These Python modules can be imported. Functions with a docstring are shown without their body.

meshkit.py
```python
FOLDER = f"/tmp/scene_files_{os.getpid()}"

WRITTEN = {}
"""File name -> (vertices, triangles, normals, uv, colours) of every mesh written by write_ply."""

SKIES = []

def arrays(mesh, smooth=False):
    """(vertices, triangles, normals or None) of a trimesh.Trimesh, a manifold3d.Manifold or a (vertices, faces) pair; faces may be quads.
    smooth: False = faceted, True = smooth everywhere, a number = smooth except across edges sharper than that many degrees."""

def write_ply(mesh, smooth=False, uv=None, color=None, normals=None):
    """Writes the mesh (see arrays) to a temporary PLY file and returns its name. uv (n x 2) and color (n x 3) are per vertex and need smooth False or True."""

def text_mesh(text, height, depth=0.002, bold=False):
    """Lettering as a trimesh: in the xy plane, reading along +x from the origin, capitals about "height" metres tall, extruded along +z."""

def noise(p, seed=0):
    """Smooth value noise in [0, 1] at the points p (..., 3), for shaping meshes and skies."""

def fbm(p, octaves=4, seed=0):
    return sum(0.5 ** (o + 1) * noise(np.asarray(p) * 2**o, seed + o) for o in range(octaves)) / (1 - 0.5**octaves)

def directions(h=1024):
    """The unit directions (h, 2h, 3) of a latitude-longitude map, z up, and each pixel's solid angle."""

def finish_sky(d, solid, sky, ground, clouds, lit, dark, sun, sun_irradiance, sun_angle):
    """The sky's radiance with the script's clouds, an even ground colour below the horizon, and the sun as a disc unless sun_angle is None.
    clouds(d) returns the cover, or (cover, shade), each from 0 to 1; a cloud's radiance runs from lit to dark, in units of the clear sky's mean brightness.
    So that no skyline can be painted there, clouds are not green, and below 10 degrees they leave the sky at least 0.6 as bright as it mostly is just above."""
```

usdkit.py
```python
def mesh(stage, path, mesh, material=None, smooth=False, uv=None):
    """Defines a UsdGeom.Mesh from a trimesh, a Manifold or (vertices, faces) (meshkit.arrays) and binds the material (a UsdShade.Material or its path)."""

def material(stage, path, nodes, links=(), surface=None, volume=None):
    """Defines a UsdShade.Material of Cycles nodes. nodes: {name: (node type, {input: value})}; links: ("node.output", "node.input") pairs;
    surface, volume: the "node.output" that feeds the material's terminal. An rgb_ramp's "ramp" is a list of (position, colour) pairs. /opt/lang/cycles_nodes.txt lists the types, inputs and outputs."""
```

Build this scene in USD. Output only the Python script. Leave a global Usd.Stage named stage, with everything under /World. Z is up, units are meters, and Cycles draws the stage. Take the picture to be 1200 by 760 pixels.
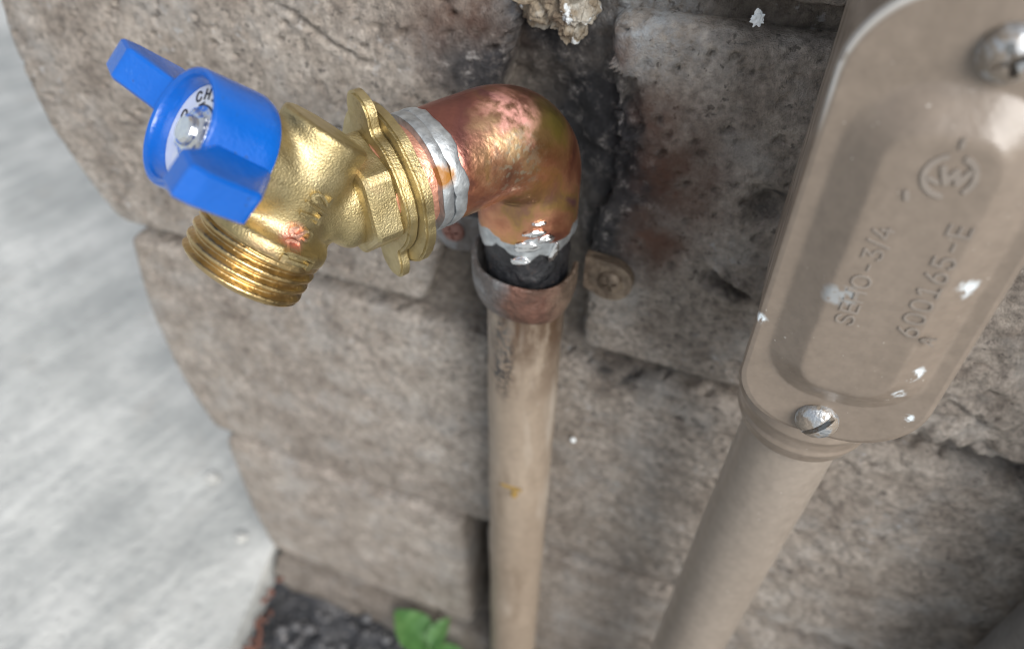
import math
import numpy as np, trimesh, manifold3d, meshkit, usdkit
from meshkit import noise, fbm
from pxr import Usd, UsdGeom, UsdLux, UsdShade, Gf, Sdf

stage = Usd.Stage.CreateInMemory()
UsdGeom.SetStageUpAxis(stage, UsdGeom.Tokens.z)
UsdGeom.SetStageMetersPerUnit(stage, 1.0)
stage.SetDefaultPrim(UsdGeom.Xform.Define(stage, '/World').GetPrim())
UsdGeom.Scope.Define(stage, '/World/Looks')
PI = math.pi

# ------------------------------------------------------------------ camera, sky, sun, exposure
PITCH, HEAD, DIST = math.radians(44.0), math.radians(21.3), 0.162
FWD_H = np.array([-math.sin(HEAD), math.cos(HEAD), 0])
CF = math.cos(PITCH) * FWD_H - math.sin(PITCH) * np.array([0, 0, 1.0])
CR = np.array([math.cos(HEAD), math.sin(HEAD), 0])
CU = math.sin(PITCH) * FWD_H + math.cos(PITCH) * np.array([0, 0, 1.0])
cam = UsdGeom.Camera.Define(stage, '/World/camera')
cam.AddTransformOp().Set(Gf.Matrix4d(*CR, 0, *CU, 0, *(-CF), 0, 0, -DIST, 0, 1))
cam.CreateHorizontalApertureAttr(36.0)
cam.CreateVerticalApertureAttr(36.0 * 648 / 1024)
cam.CreateFocalLengthAttr(867.0 / 1200 * 36.0)
cam.CreateClippingRangeAttr(Gf.Vec2f(0.005, 1000))
cam.CreateFStopAttr(10.0)
cam.CreateFocusDistanceAttr(0.150)
cam.CreateExposureAttr(1.78)

SUN_DIR = np.array([0.66, -0.54, 0.56]); SUN_DIR /= np.linalg.norm(SUN_DIR)
usdkit.material(stage, '/World/Looks/sky', {
    's': ('sky_texture', {'sky_type': 'single_scattering', 'sun_disc': False,
                          'sun_elevation': math.asin(SUN_DIR[2]), 'sun_rotation': math.atan2(SUN_DIR[0], SUN_DIR[1])}),
    'tc': ('texture_coordinate', {}),
    'n': ('noise_texture', {'scale': 1.7, 'detail': 5.0, 'roughness': 0.55}),
    'r': ('rgb_ramp', {'ramp': [(0.0, (1.7, 1.76, 1.85)), (0.45, (2.15, 2.2, 2.26)), (0.75, (2.8, 2.83, 2.86)), (1.0, (3.1, 3.1, 3.1))]}),
    'm': ('mix_color', {'fac': 0.80, 'use_clamp': False}),
    'b': ('background_shader', {'strength': 0.072}),
}, [('tc.generated', 'n.vector'), ('n.fac', 'r.fac'), ('s.color', 'm.a'), ('r.color', 'm.b'), ('m.result', 'b.color')], surface='b.background')
dome = UsdLux.DomeLight.Define(stage, '/World/sky')
UsdShade.MaterialBindingAPI.Apply(dome.GetPrim()).Bind(UsdShade.Material.Get(stage, '/World/Looks/sky'))
dome.GetPrim().SetCustomDataByKey('kind', 'structure')
sun = UsdLux.DistantLight.Define(stage, '/World/sun')
sun.CreateIntensityAttr(0.4); sun.CreateAngleAttr(44.0); sun.CreateNormalizeAttr(True)
sun.CreateColorAttr(Gf.Vec3f(1.0, 0.97, 0.93))
_q = Gf.Rotation(Gf.Vec3d(0, 0, 1), Gf.Vec3d(*SUN_DIR.tolist()))
sun.AddTransformOp().Set(Gf.Matrix4d().SetRotate(_q))

# ------------------------------------------------------------------ helpers: prims
NAMES = {}
BASE = {}
def numbered(parent, name):
    k = (parent, name); n = NAMES.get(k, 0); NAMES[k] = n + 1
    return f'{parent}/{name}' + (f'_{n:03d}' if n else '')
def mark(p, label=None, cat=None, group=None, kind=None):
    for k, v in (('label', label), ('category', cat), ('group', group), ('kind', kind)):
        if v: p.SetCustomDataByKey(k, v)
def thing(name, label, cat, base, group=None):
    path = numbered('/World', name)
    x = UsdGeom.Xform.Define(stage, path); x.AddTranslateOp().Set(Gf.Vec3d(*map(float, base)))
    BASE[path] = np.asarray(base, float); mark(x.GetPrim(), label, cat, group)
    return path
def put(name, mesh, mat, parent='/World', smooth=40, label=None, cat=None, group=None, kind=None):
    path = numbered(parent, name)
    root = '/'.join(path.split('/')[:3])
    off = BASE.get(root)
    if hasattr(mesh, 'to_mesh'):
        m = mesh.to_mesh(); mesh = trimesh.Trimesh(m.vert_properties[:, :3], m.tri_verts, process=False)
    if off is not None:
        mesh = mesh.copy(); mesh.apply_translation(-off)
    p = usdkit.mesh(stage, path, mesh, '/World/Looks/' + mat, smooth=smooth)
    mark(p.GetPrim(), label, cat, group, kind)
    return path
def cat_(*ms): return trimesh.util.concatenate(list(ms))
def grid_mesh(P, close_u=False, close_v=False):
    nu, nv = P.shape[:2]
    I = np.arange(nu * nv).reshape(nu, nv)
    iu = np.arange(nu if close_u else nu - 1); iv = np.arange(nv if close_v else nv - 1)
    a = I[np.ix_(iu, iv)]; b = I[np.ix_((iu + 1) % nu, iv)]; c = I[np.ix_((iu + 1) % nu, (iv + 1) % nv)]; d = I[np.ix_(iu, (iv + 1) % nv)]
    q = np.stack([a, b, c, d], -1).reshape(-1, 4)
    return trimesh.Trimesh(P.reshape(-1, 3), np.vstack([q[:, [0, 1, 2]], q[:, [0, 2, 3]]]), process=False)
def frame(d):
    d = np.asarray(d, float); d = d / np.linalg.norm(d)
    a = np.array([0, 0, 1.0]) if abs(d[2]) < 0.9 else np.array([1.0, 0, 0])
    u = np.cross(a, d); u /= np.linalg.norm(u)
    return d, u, np.cross(d, u)
def lathe(profile, origin, d, n=72, wob=None, tilt=None):
    """profile: (distance along d, radius) pairs; wob(u, theta) is added to the radius; outward when the profile runs along d."""
    d, u, v = frame(d); pr = np.asarray(profile, float); th = np.arange(n) / n * 2 * PI
    T, A = np.meshgrid(th, pr[:, 0], indexing='ij'); r = np.broadcast_to(pr[:, 1], T.shape).copy()
    if wob is not None: r = r + wob(A, T)
    if tilt is not None: A = A + tilt(A, T)
    P = np.asarray(origin) + A[..., None] * d + r[..., None] * (np.cos(T)[..., None] * u + np.sin(T)[..., None] * v)
    m = grid_mesh(P, close_u=True)
    return m
def dense(profile, step):
    out = [profile[0]]
    for a, b in zip(profile[:-1], profile[1:]):
        k = max(1, int(math.ceil(math.hypot(b[0] - a[0], b[1] - a[1]) / step)))
        out += [(a[0] + (b[0] - a[0]) * i / k, a[1] + (b[1] - a[1]) * i / k) for i in range(1, k + 1)]
    return out
def sweep(path, radius, n=64, caps=False, wob=None):
    path = np.asarray(path, float); m = len(path); r = np.broadcast_to(radius, m)
    t = np.gradient(path, axis=0); t /= np.linalg.norm(t, axis=1, keepdims=True)
    _, u, v = frame(t[0]); U, V = [u], [v]
    for i in range(1, m):
        u = U[-1] - (U[-1] @ t[i]) * t[i]; u /= np.linalg.norm(u); U.append(u); V.append(np.cross(t[i], u))
    U, V = np.array(U), np.array(V); th = np.arange(n) / n * 2 * PI
    R = r[:, None] + (0 if wob is None else wob(np.arange(m)[:, None], th[None, :]))
    P = path[:, None] + R[..., None] * (np.cos(th)[None, :, None] * U[:, None] + np.sin(th)[None, :, None] * V[:, None])
    g = grid_mesh(np.swapaxes(P, 0, 1), close_u=True)
    if caps:
        vs, fs = [g.vertices], [g.faces]; k = len(g.vertices)
        for row, rev in ((0, True), (m - 1, False)):
            ring = np.arange(n) * m + row; vs.append(path[row][None])
            f = np.stack([np.full(n, k), ring, np.roll(ring, -1)], 1); fs.append(f[:, ::-1] if rev else f); k += 1
        g = trimesh.Trimesh(np.vstack(vs), np.vstack(fs), process=False)
    return g
def outward(m):
    if m.volume < 0: m.invert()
    return m
def extrude(poly, depth, origin, ex, ey, ez):
    m = trimesh.creation.extrude_polygon(poly, depth, engine='earcut')
    M = np.eye(4); M[:3, 0], M[:3, 1], M[:3, 2], M[:3, 3] = ex, ey, ez, origin
    m.apply_transform(M)
    if np.linalg.det(M[:3, :3]) < 0: m.invert()
    return m

# ------------------------------------------------------------------ helpers: node graphs
class Graph:
    def __init__(self):
        self.n, self.l = {}, []
        self.pos = self.add('geometry', {}) + '.position'
    def add(self, kind, ins):
        name = f'n{len(self.n)}'; const = {}
        for k, v in ins.items():
            if isinstance(v, str) and '.' in v and v.split('.')[0] in self.n: self.l.append((v, f'{name}.{k}'))
            else: const[k] = v
        self.n[name] = (kind, const); return name
    def noise(self, scale, detail=4, rough=0.55, vec=None, dist=0.0, out='fac'):
        return self.add('noise_texture', {'vector': vec or self.pos, 'scale': scale, 'detail': float(detail), 'roughness': rough, 'distortion': dist}) + '.' + out
    def ramp(self, fac, stops): return self.add('rgb_ramp', {'fac': fac, 'ramp': stops}) + '.color'
    def math(self, t, a, b=0.0, clamp=False): return self.add('math', {'math_type': t, 'value1': a, 'value2': b, 'use_clamp': clamp}) + '.value'
    def mix(self, fac, a, b, blend='mix'): return self.add('mix_color', {'fac': fac, 'a': a, 'b': b, 'blend_type': blend}) + '.result'
    def mapr(self, v, a, b, c=0.0, d=1.0): return self.add('map_range', {'value': v, 'from_min': a, 'from_max': b, 'to_min': c, 'to_max': d, 'clamp': True}) + '.result'
    def warp(self, scale, amount, detail=3):
        n = self.add('noise_texture', {'vector': self.pos, 'scale': scale, 'detail': float(detail), 'roughness': 0.6}) + '.color'
        c = self.add('vector_math', {'math_type': 'subtract', 'vector1': n, 'vector2': (0.5, 0.5, 0.5)}) + '.vector'
        s = self.add('vector_math', {'math_type': 'scale', 'vector1': c, 'scale': amount}) + '.vector'
        return self.add('vector_math', {'math_type': 'add', 'vector1': self.pos, 'vector2': s}) + '.vector'
    def scaled(self, s, vec=None): return self.add('mapping', {'vector': vec or self.pos, 'scale': s}) + '.vector'
    def spot(self, c, r, soft, vec=None, scale=None):
        """1 inside a blot of radius r round the point c, fading over soft."""
        v = self.add('vector_math', {'math_type': 'subtract', 'vector1': vec or self.pos, 'vector2': tuple(map(float, c))}) + '.vector'
        if scale: v = self.add('vector_math', {'math_type': 'multiply', 'vector1': v, 'vector2': scale}) + '.vector'
        d = self.add('vector_math', {'math_type': 'length', 'vector1': v}) + '.value'
        return self.mapr(d, r - soft, r + soft, 1.0, 0.0)
    def xyz(self, k): return self.add('separate_xyz', {'vector': self.pos}) + '.' + k
    def bump(self, h, dist, strength=1.0, normal=None):
        ins = {'height': h, 'distance': dist, 'strength': strength}
        if normal: ins['normal'] = normal
        return self.add('bump', ins) + '.normal'
    def finish(self, name, **ins):
        p = self.add('principled_bsdf', ins)
        usdkit.material(stage, '/World/Looks/' + name, self.n, self.l, surface=p + '.BSDF')
def plain(name, color, rough=0.5, metal=0.0, bump=None, var=0.15, **kw):
    g = Graph(); n = g.noise(120, 4)
    c = g.ramp(n, [(0.25, tuple(x * (1 - var) for x in color)), (0.75, tuple(min(1, x * (1 + var)) for x in color))])
    ins = {'base_color': c, 'roughness': g.mapr(g.noise(260, 3), 0.3, 0.7, rough * 0.85, min(1, rough * 1.2)), 'metallic': metal, **kw}
    if bump: ins['normal'] = g.bump(g.noise(bump[0], 3), bump[1])
    g.finish(name, **ins)

# ------------------------------------------------------------------ layout (metres; wall face is y = 0, z up)
GZ = -0.411                                         # top of the concrete slab
PX, PY = -0.0525, -0.0160                           # axis of the riser pipe
ARM_Z = -0.0866
PHI = math.radians(58.5)
D = np.array([-math.cos(PHI), -math.sin(PHI), 0.0])  # the tap points this way
NRM = np.array([-D[1], D[0], 0.0]); NRM = NRM if NRM[0] > 0 else -NRM
Z = np.array([0, 0, 1.0])
ARM = np.array([PX, PY, ARM_Z])
S = (D + Z) / math.sqrt(2); O = (D - Z) / math.sqrt(2)
VALVE = np.array([PX, PY, 0]) + 0.0568 * D + np.array([0, 0, -0.0784])
CX, CY = 0.0235, -0.0300                            # conduit axis

# ------------------------------------------------------------------ materials
def wall_material(name, tint=(1, 1, 1), mortar=False):
    g = Graph()
    big = g.noise(16, 5, 0.6); mid = g.noise(85, 5, 0.65); fine = g.noise(520, 4, 0.65); w = g.warp(60, 0.010)
    t = lambda c: tuple(x * y for x, y in zip(c, tint))
    c = g.ramp(big, [(0.30, t((0.222, 0.190, 0.162))), (0.5, t((0.275, 0.240, 0.207))), (0.70, t((0.335, 0.300, 0.263)))])
    c = g.mix(0.90, c, g.ramp(mid, [(0.28, (0.28, 0.26, 0.25)), (0.5, (0.5, 0.5, 0.5)), (0.72, (0.70, 0.71, 0.73))]), 'overlay')
    c = g.mix(0.88, c, g.ramp(fine, [(0.30, (0.25, 0.25, 0.25)), (0.5, (0.5, 0.5, 0.5)), (0.70, (0.74, 0.74, 0.74))]), 'overlay')
    hz = g.mapr(g.noise(46, 5, 0.65), 0.50, 0.66)
    c = g.mix(g.math('multiply', hz, 0.45), c, t((0.35, 0.345, 0.335)))
    c = g.mix(g.math('multiply', g.mapr(g.noise(31, 4, 0.6), 0.55, 0.70), 0.40), c, t((0.19, 0.152, 0.118)))
    # chalky flecks where the paint has worn
    fleck = g.math('multiply', g.mapr(g.noise(330, 3, 0.6), 0.60, 0.70), g.mapr(g.noise(34, 2), 0.48, 0.62))
    c = g.mix(g.math('multiply', fleck, 0.55), c, (0.46, 0.47, 0.48))
    lime = g.math('multiply', g.math('maximum', g.spot((-0.034, 0, -0.066), 0.012, 0.010, w, (1, 1, 1.3)), g.spot((-0.0615, 0.002, -0.0705), 0.0045, 0.003, w, (1, 1, 0.5))), g.mapr(g.noise(240, 4, 0.7), 0.40, 0.62))
    c = g.mix(g.math('multiply', lime, 0.8), c, (0.44, 0.48, 0.52))
    # dirt in the pores
    pit = g.mapr(g.noise(380, 3, 0.6), 0.31, 0.37, 1.0, 0.0)
    c = g.mix(g.math('multiply', pit, 0.75), c, (0.06, 0.052, 0.047))
    # scorch left by the soldering torch: red-brown outside, soot within
    red = g.math('maximum', g.math('maximum', g.spot((-0.026, 0, -0.102), 0.017, 0.011, w), g.spot((-0.024, 0, -0.122), 0.010, 0.008, w)), g.spot((-0.076, 0, -0.072), 0.012, 0.009, w))
    c = g.mix(g.math('multiply', red, g.mapr(g.noise(150, 4), 0.3, 0.60, 0.35, 0.95)), c, (0.085, 0.044, 0.031))
    brown = g.math('maximum', g.spot((-0.0245, 0, -0.101), 0.0050, 0.004, w), g.math('multiply', g.spot((-0.0215, 0, -0.128), 0.0022, 0.0016, w, (1, 1, 0.28)), 0.8))
    c = g.mix(g.math('multiply', brown, 0.8), c, (0.045, 0.026, 0.016))
    soot = g.math('maximum', g.spot((-0.047, 0, -0.097), 0.0215, 0.005, w), g.math('maximum', g.spot((-0.067, 0, -0.0835), 0.010, 0.005, w), g.spot((-0.040, 0, -0.125), 0.013, 0.006, w)))
    soot = g.math('maximum', soot, g.math('multiply', g.math('maximum', g.math('maximum', g.spot((-0.054, 0, -0.0735), 0.014, 0.005, w), g.spot((-0.0755, 0, -0.0835), 0.008, 0.005, w)), g.spot((-0.0375, 0, -0.108), 0.0165, 0.005, w)), 0.95))
    sootc = g.ramp(g.noise(260, 4, 0.7), [(0.34, (0.006, 0.008, 0.012)), (0.52, (0.020, 0.022, 0.028)), (0.60, (0.085, 0.080, 0.080)), (0.70, (0.30, 0.29, 0.285))])
    c = g.mix(g.math('multiply', soot, 0.92), c, sootc)
    halo = g.math('maximum', g.math('maximum', g.spot((-0.0270, 0, -0.086), 0.0050, 0.004, w), g.spot((-0.0205, 0, -0.102), 0.0080, 0.005, w)), g.math('maximum', g.spot((-0.0220, 0, -0.121), 0.0065, 0.005, w), g.spot((-0.0385, 0, -0.0725), 0.0035, 0.003, w)))
    c = g.mix(g.math('multiply', halo, g.mapr(g.noise(170, 4, 0.6), 0.36, 0.60, 0.15, 0.9)), c, (0.105, 0.050, 0.033))
    soot2 = g.math('maximum', g.math('maximum', g.spot((-0.071, 0, -0.168), 0.011, 0.008, w), g.spot((-0.026, 0, -0.1765), 0.005, 0.003, w, (0.5, 1, 1))), g.math('maximum', g.spot((0.0037, 0, -0.1045), 0.0040, 0.0018, w), g.spot((0.0005, 0, -0.1310), 0.0024, 0.0012, w, (0.30, 1, 1))))  # dark blots on the joints; shade of hole and crack painted in
    c = g.mix(g.math('multiply', soot2, g.mapr(g.noise(200, 3), 0.35, 0.6, 0.2, 1.0)), c, (0.022, 0.021, 0.022))
    h = g.math('add', g.math('multiply', g.noise(620, 5, 0.75), 1.0), g.math('multiply', g.noise(2100, 3, 0.65), 0.55))
    n = g.bump(h, 0.0009, 1.0)
    g.finish(name, base_color=c, roughness=g.mapr(mid, 0.3, 0.7, 0.50, 0.78), normal=n, specular_ior_level=0.45)
wall_material('painted_block')
wall_material('painted_mortar', (0.55, 0.54, 0.53))

g = Graph()   # pale broom-finished concrete
st = g.scaled((1.0, 0.16, 1.0), g.add('vector_rotate', {'rotate_type': 'z_axis', 'vector': g.pos, 'angle': 0.20}) + '.vector')
a = g.noise(9, 5, 0.6); b = g.noise(70, 4, 0.6, vec=st); e = g.noise(160, 4, 0.6)
c = g.ramp(a, [(0.30, (0.325, 0.333, 0.325)), (0.5, (0.42, 0.428, 0.415)), (0.72, (0.505, 0.51, 0.495))])
c = g.mix(g.math('multiply', g.mapr(g.noise(22, 4, 0.65), 0.42, 0.58, 1.0, 0.0), 0.34), c, (0.22, 0.235, 0.235))
c = g.mix(0.55, c, g.ramp(b, [(0.25, (0.32, 0.33, 0.34)), (0.5, (0.5, 0.5, 0.5)), (0.75, (0.66, 0.66, 0.66))]), 'overlay')
c = g.mix(g.math('multiply', g.mapr(g.noise(75, 3, 0.6), 0.62, 0.70), g.mapr(g.noise(12, 2), 0.45, 0.60, 0.1, 0.55)), c, (0.20, 0.205, 0.20))
c = g.mix(g.math('multiply', g.mapr(e, 0.34, 0.42, 1.0, 0.0), 0.5), c, (0.26, 0.27, 0.27))
c = g.mix(g.math('multiply', g.mapr(g.noise(28, 3), 0.62, 0.72), 0.35), c, (0.33, 0.32, 0.30))
g.finish('concrete', base_color=c, roughness=0.8, normal=g.bump(g.math('add', b, e), 0.0016, 0.9))

g = Graph()   # dark crumbly tarmac / soil
a = g.noise(60, 4, 0.6); b = g.noise(260, 3)
c = g.ramp(a, [(0.3, (0.018, 0.020, 0.024)), (0.55, (0.045, 0.047, 0.053)), (0.75, (0.10, 0.10, 0.105))])
c = g.mix(g.mapr(b, 0.60, 0.68), c, (0.22, 0.21, 0.21))
g.finish('dark_ground', base_color=c, roughness=0.9, normal=g.bump(b, 0.003))

def paint_material(name, lo, hi, chips=(), rough=0.38, burn=None, extra=None):
    """Old brown-grey gloss paint with dust, scuffs and chips."""
    g = Graph(); w = g.warp(220, 0.0045)
    st = g.scaled((1.0, 1.0, 0.22))
    c = g.ramp(g.noise(45, 5, 0.6, vec=st), [(0.3, lo), (0.7, hi)])
    c = g.mix(0.35, c, g.ramp(g.noise(420, 4, 0.6), [(0.3, (0.36, 0.36, 0.36)), (0.7, (0.62, 0.62, 0.62))]), 'overlay')
    dust = g.mapr(g.noise(900, 2, 0.5), 0.73, 0.77)
    c = g.mix(g.math('multiply', dust, 0.5), c, (0.55, 0.52, 0.48))
    for (p, r, col) in chips:
        m = g.math('multiply', g.spot(p, r, r * 0.35, w), g.mapr(g.noise(520, 3), 0.40, 0.50))
        c = g.mix(m, c, col)
    ins = dict(roughness=g.mapr(g.noise(140, 4), 0.3, 0.7, rough * 0.8, rough * 1.35))
    if extra: c = extra(g, c, w)
    n = g.bump(g.math('add', g.noise(190, 3), g.math('multiply', g.noise(1100, 3), 0.12)), 0.00022, 0.8)
    g.finish(name, base_color=c, normal=n, **ins)
PALE = (0.62, 0.68, 0.72)
paint_material('conduit_paint', (0.160, 0.128, 0.101), (0.203, 0.166, 0.134), rough=0.27, extra=lambda g, c, w: g.mix(g.math('multiply', g.math('multiply', g.mapr(g.xyz('y'), -0.05335, -0.05315, 0.0, 1.0), g.mapr(g.xyz('y'), -0.0524, -0.0520, 1.0, 0.0)), g.math('multiply', g.mapr(g.xyz('z'), -0.057, -0.049), g.mapr(g.noise(260, 3), 0.30, 0.45))), c, (0.42, 0.41, 0.39)),
               chips=[((0.0352, -0.0560, -0.0765), 0.0019, PALE), ((0.0345, -0.0555, -0.0963), 0.0015, PALE), ((0.0337, -0.0555, -0.1023), 0.0015, PALE),
                      ((0.0072, -0.0534, -0.0943), 0.0011, PALE), ((0.0375, -0.0534, -0.1089), 0.0009, PALE), ((0.0172, -0.0570, -0.0815), 0.0022, (0.26, 0.27, 0.275))])
paint_material('worn_lit_marks', (0.175, 0.148, 0.124), (0.235, 0.205, 0.178), rough=0.30)  # raised marks lightened: wear plus edge highlights put into the colour
paint_material('tube_paint', (0.190, 0.160, 0.132), (0.245, 0.209, 0.175), rough=0.42)
def riser_extra(g, c, w):
    z = g.xyz('z')
    zz = g.math('add', z, g.math('multiply', g.math('subtract', g.noise(170, 4), 0.5), 0.022))
    rust = g.mapr(zz, -0.180, -0.143)
    c = g.mix(g.math('multiply', rust, g.mapr(g.noise(170, 4, 0.6, vec=g.scaled((1, 1, 0.35))), 0.36, 0.56)), c, (0.072, 0.042, 0.024))
    streak = g.math('multiply', g.spot((-0.0560, -0.0265, -0.1545), 0.0034, 0.0012, w, (1, 1, 0.22)), g.mapr(g.noise(600, 3, 0.6), 0.46, 0.52))
    c = g.mix(streak, c, (0.012, 0.012, 0.014))
    worn = g.math('multiply', g.mapr(g.noise(60, 4, 0.6, vec=g.scaled((1, 1, 0.15))), 0.58, 0.68), 0.6)
    c = g.mix(worn, c, (0.36, 0.32, 0.275))
    grime = g.math('multiply', g.mapr(g.noise(85, 5, 0.65, vec=g.scaled((1, 1, 0.2))), 0.34, 0.46, 1.0, 0.0), 0.55)
    c = g.mix(grime, c, (0.13, 0.095, 0.065))
    return c
paint_material('riser_paint', (0.19, 0.149, 0.112), (0.265, 0.214, 0.164), rough=0.45, extra=riser_extra)

g = Graph()   # pipe stub burnt black by the torch
g.finish('burnt_pipe', base_color=g.ramp(g.noise(300, 4, 0.65), [(0.35, (0.006, 0.007, 0.009)), (0.6, (0.022, 0.022, 0.025)), (0.78, (0.09, 0.06, 0.045))]),
         roughness=g.mapr(g.noise(200, 3), 0.3, 0.7, 0.22, 0.6), normal=g.bump(g.noise(420, 4), 0.0008))

g = Graph()   # copper with heat tints
w = g.warp(90, 0.012)
c = g.ramp(g.noise(64, 5, 0.55, dist=0.6), [(0.30, (0.19, 0.080, 0.068)), (0.42, (0.45, 0.185, 0.110)), (0.52, (0.63, 0.31, 0.175)), (0.60, (0.50, 0.31, 0.115)), (0.72, (0.31, 0.145, 0.155))])
top = g.mapr(g.xyz('z'), -0.084, -0.077)
c = g.mix(g.math('multiply', top, 0.75), c, (0.27, 0.115, 0.108))
gold = ARM + 0.0135 * D + 0.0105 * NRM + np.array([0, 0, 0.006])
c = g.mix(g.math('multiply', g.spot(gold, 0.007, 0.004, w), g.mapr(g.noise(260, 3), 0.38, 0.62, 0.2, 0.8)), c, (0.76, 0.56, 0.30))
c = g.mix(g.math('multiply', g.spot(ARM + np.array([0.009, -0.004, 0.006]), 0.0060, 0.004, w), 0.85), c, (0.30, 0.25, 0.05))
c = g.mix(g.math('multiply', g.spot(ARM + np.array([0.006, -0.010, -0.004]), 0.0050, 0.004, w), 0.6), c, (0.62, 0.24, 0.10))
pink = ARM + 0.0105 * D + 0.006 * NRM + np.array([0, 0, 0.0105])
pk = g.math('multiply', g.spot(pink, 0.0055, 0.0028, w), g.mapr(g.noise(300, 4, 0.6), 0.40, 0.60))
c = g.mix(pk, c, (0.72, 0.36, 0.31))
iri = g.math('multiply', g.spot(gold - 0.004 * Z, 0.006, 0.004, w), g.mapr(g.noise(700, 3), 0.50, 0.60))
c = g.mix(g.math('multiply', iri, 0.5), c, (0.62, 0.66, 0.52))
low = g.spot(ARM + np.array([0.002, -0.010, -0.013]), 0.006, 0.004, w)
c = g.mix(g.math('multiply', low, 0.6), c, (0.17, 0.095, 0.070))
g.finish('copper', base_color=c, metallic=g.mapr(pk, 0, 1, 0.92, 0.35), roughness=g.mapr(g.noise(110, 4), 0.3, 0.7, 0.26, 0.42),
         normal=g.bump(g.math('add', g.noise(150, 3), g.math('multiply', g.noise(900, 3), 0.25)), 0.00035))
plain('bare_copper', (0.80, 0.40, 0.28), 0.40, 0.85, bump=(700, 0.0003))

g = Graph()   # solder: matt silver with a few brown flux blots
c = g.ramp(g.noise(380, 4, 0.6), [(0.3, (0.30, 0.32, 0.34)), (0.55, (0.46, 0.49, 0.51)), (0.75, (0.60, 0.63, 0.65))])
fl = g.math('multiply', g.spot(ARM + 0.0315 * D + 0.0110 * NRM + 0.005 * Z, 0.0024, 0.0008, g.warp(300, 0.004)), 1.0)
c = g.mix(fl, c, (0.28, 0.12, 0.02))
g.finish('solder', base_color=c, metallic=g.mapr(fl, 0, 1, 0.85, 0.0), roughness=g.mapr(g.noise(300, 4), 0.3, 0.7, 0.38, 0.58), normal=g.bump(g.noise(520, 4), 0.0002))
plain('flux', (0.24, 0.155, 0.045), 0.2, 0.0, var=0.3)

g = Graph()   # sand-cast brass
c = g.ramp(g.noise(110, 5, 0.6), [(0.3, (0.31, 0.245, 0.120)), (0.5, (0.44, 0.360, 0.190)), (0.72, (0.54, 0.46, 0.27))])
c = g.mix(g.math('multiply', g.mapr(g.noise(55, 3), 0.58, 0.72), 0.6), c, (0.50, 0.29, 0.16))
c = g.mix(g.math('multiply', g.mapr(g.noise(420, 4, 0.65), 0.60, 0.70), 0.55), c, (0.20, 0.145, 0.07))
pkb = g.spot(VALVE + 0.0078 * O + 0.0096 * NRM + 0.001 * S, 0.0024, 0.0008)
c = g.mix(g.math('multiply', pkb, 0.75), c, (0.75, 0.40, 0.33))
g.finish('cast_brass', base_color=c, metallic=0.95, roughness=g.mapr(g.noise(300, 3), 0.3, 0.7, 0.36, 0.52), normal=g.bump(g.noise(2600, 2, 0.5), 0.00016, 0.8))
plain('machined_brass', (0.50, 0.36, 0.17), 0.30, 1.0, bump=(600, 0.00025), var=0.40)

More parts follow.
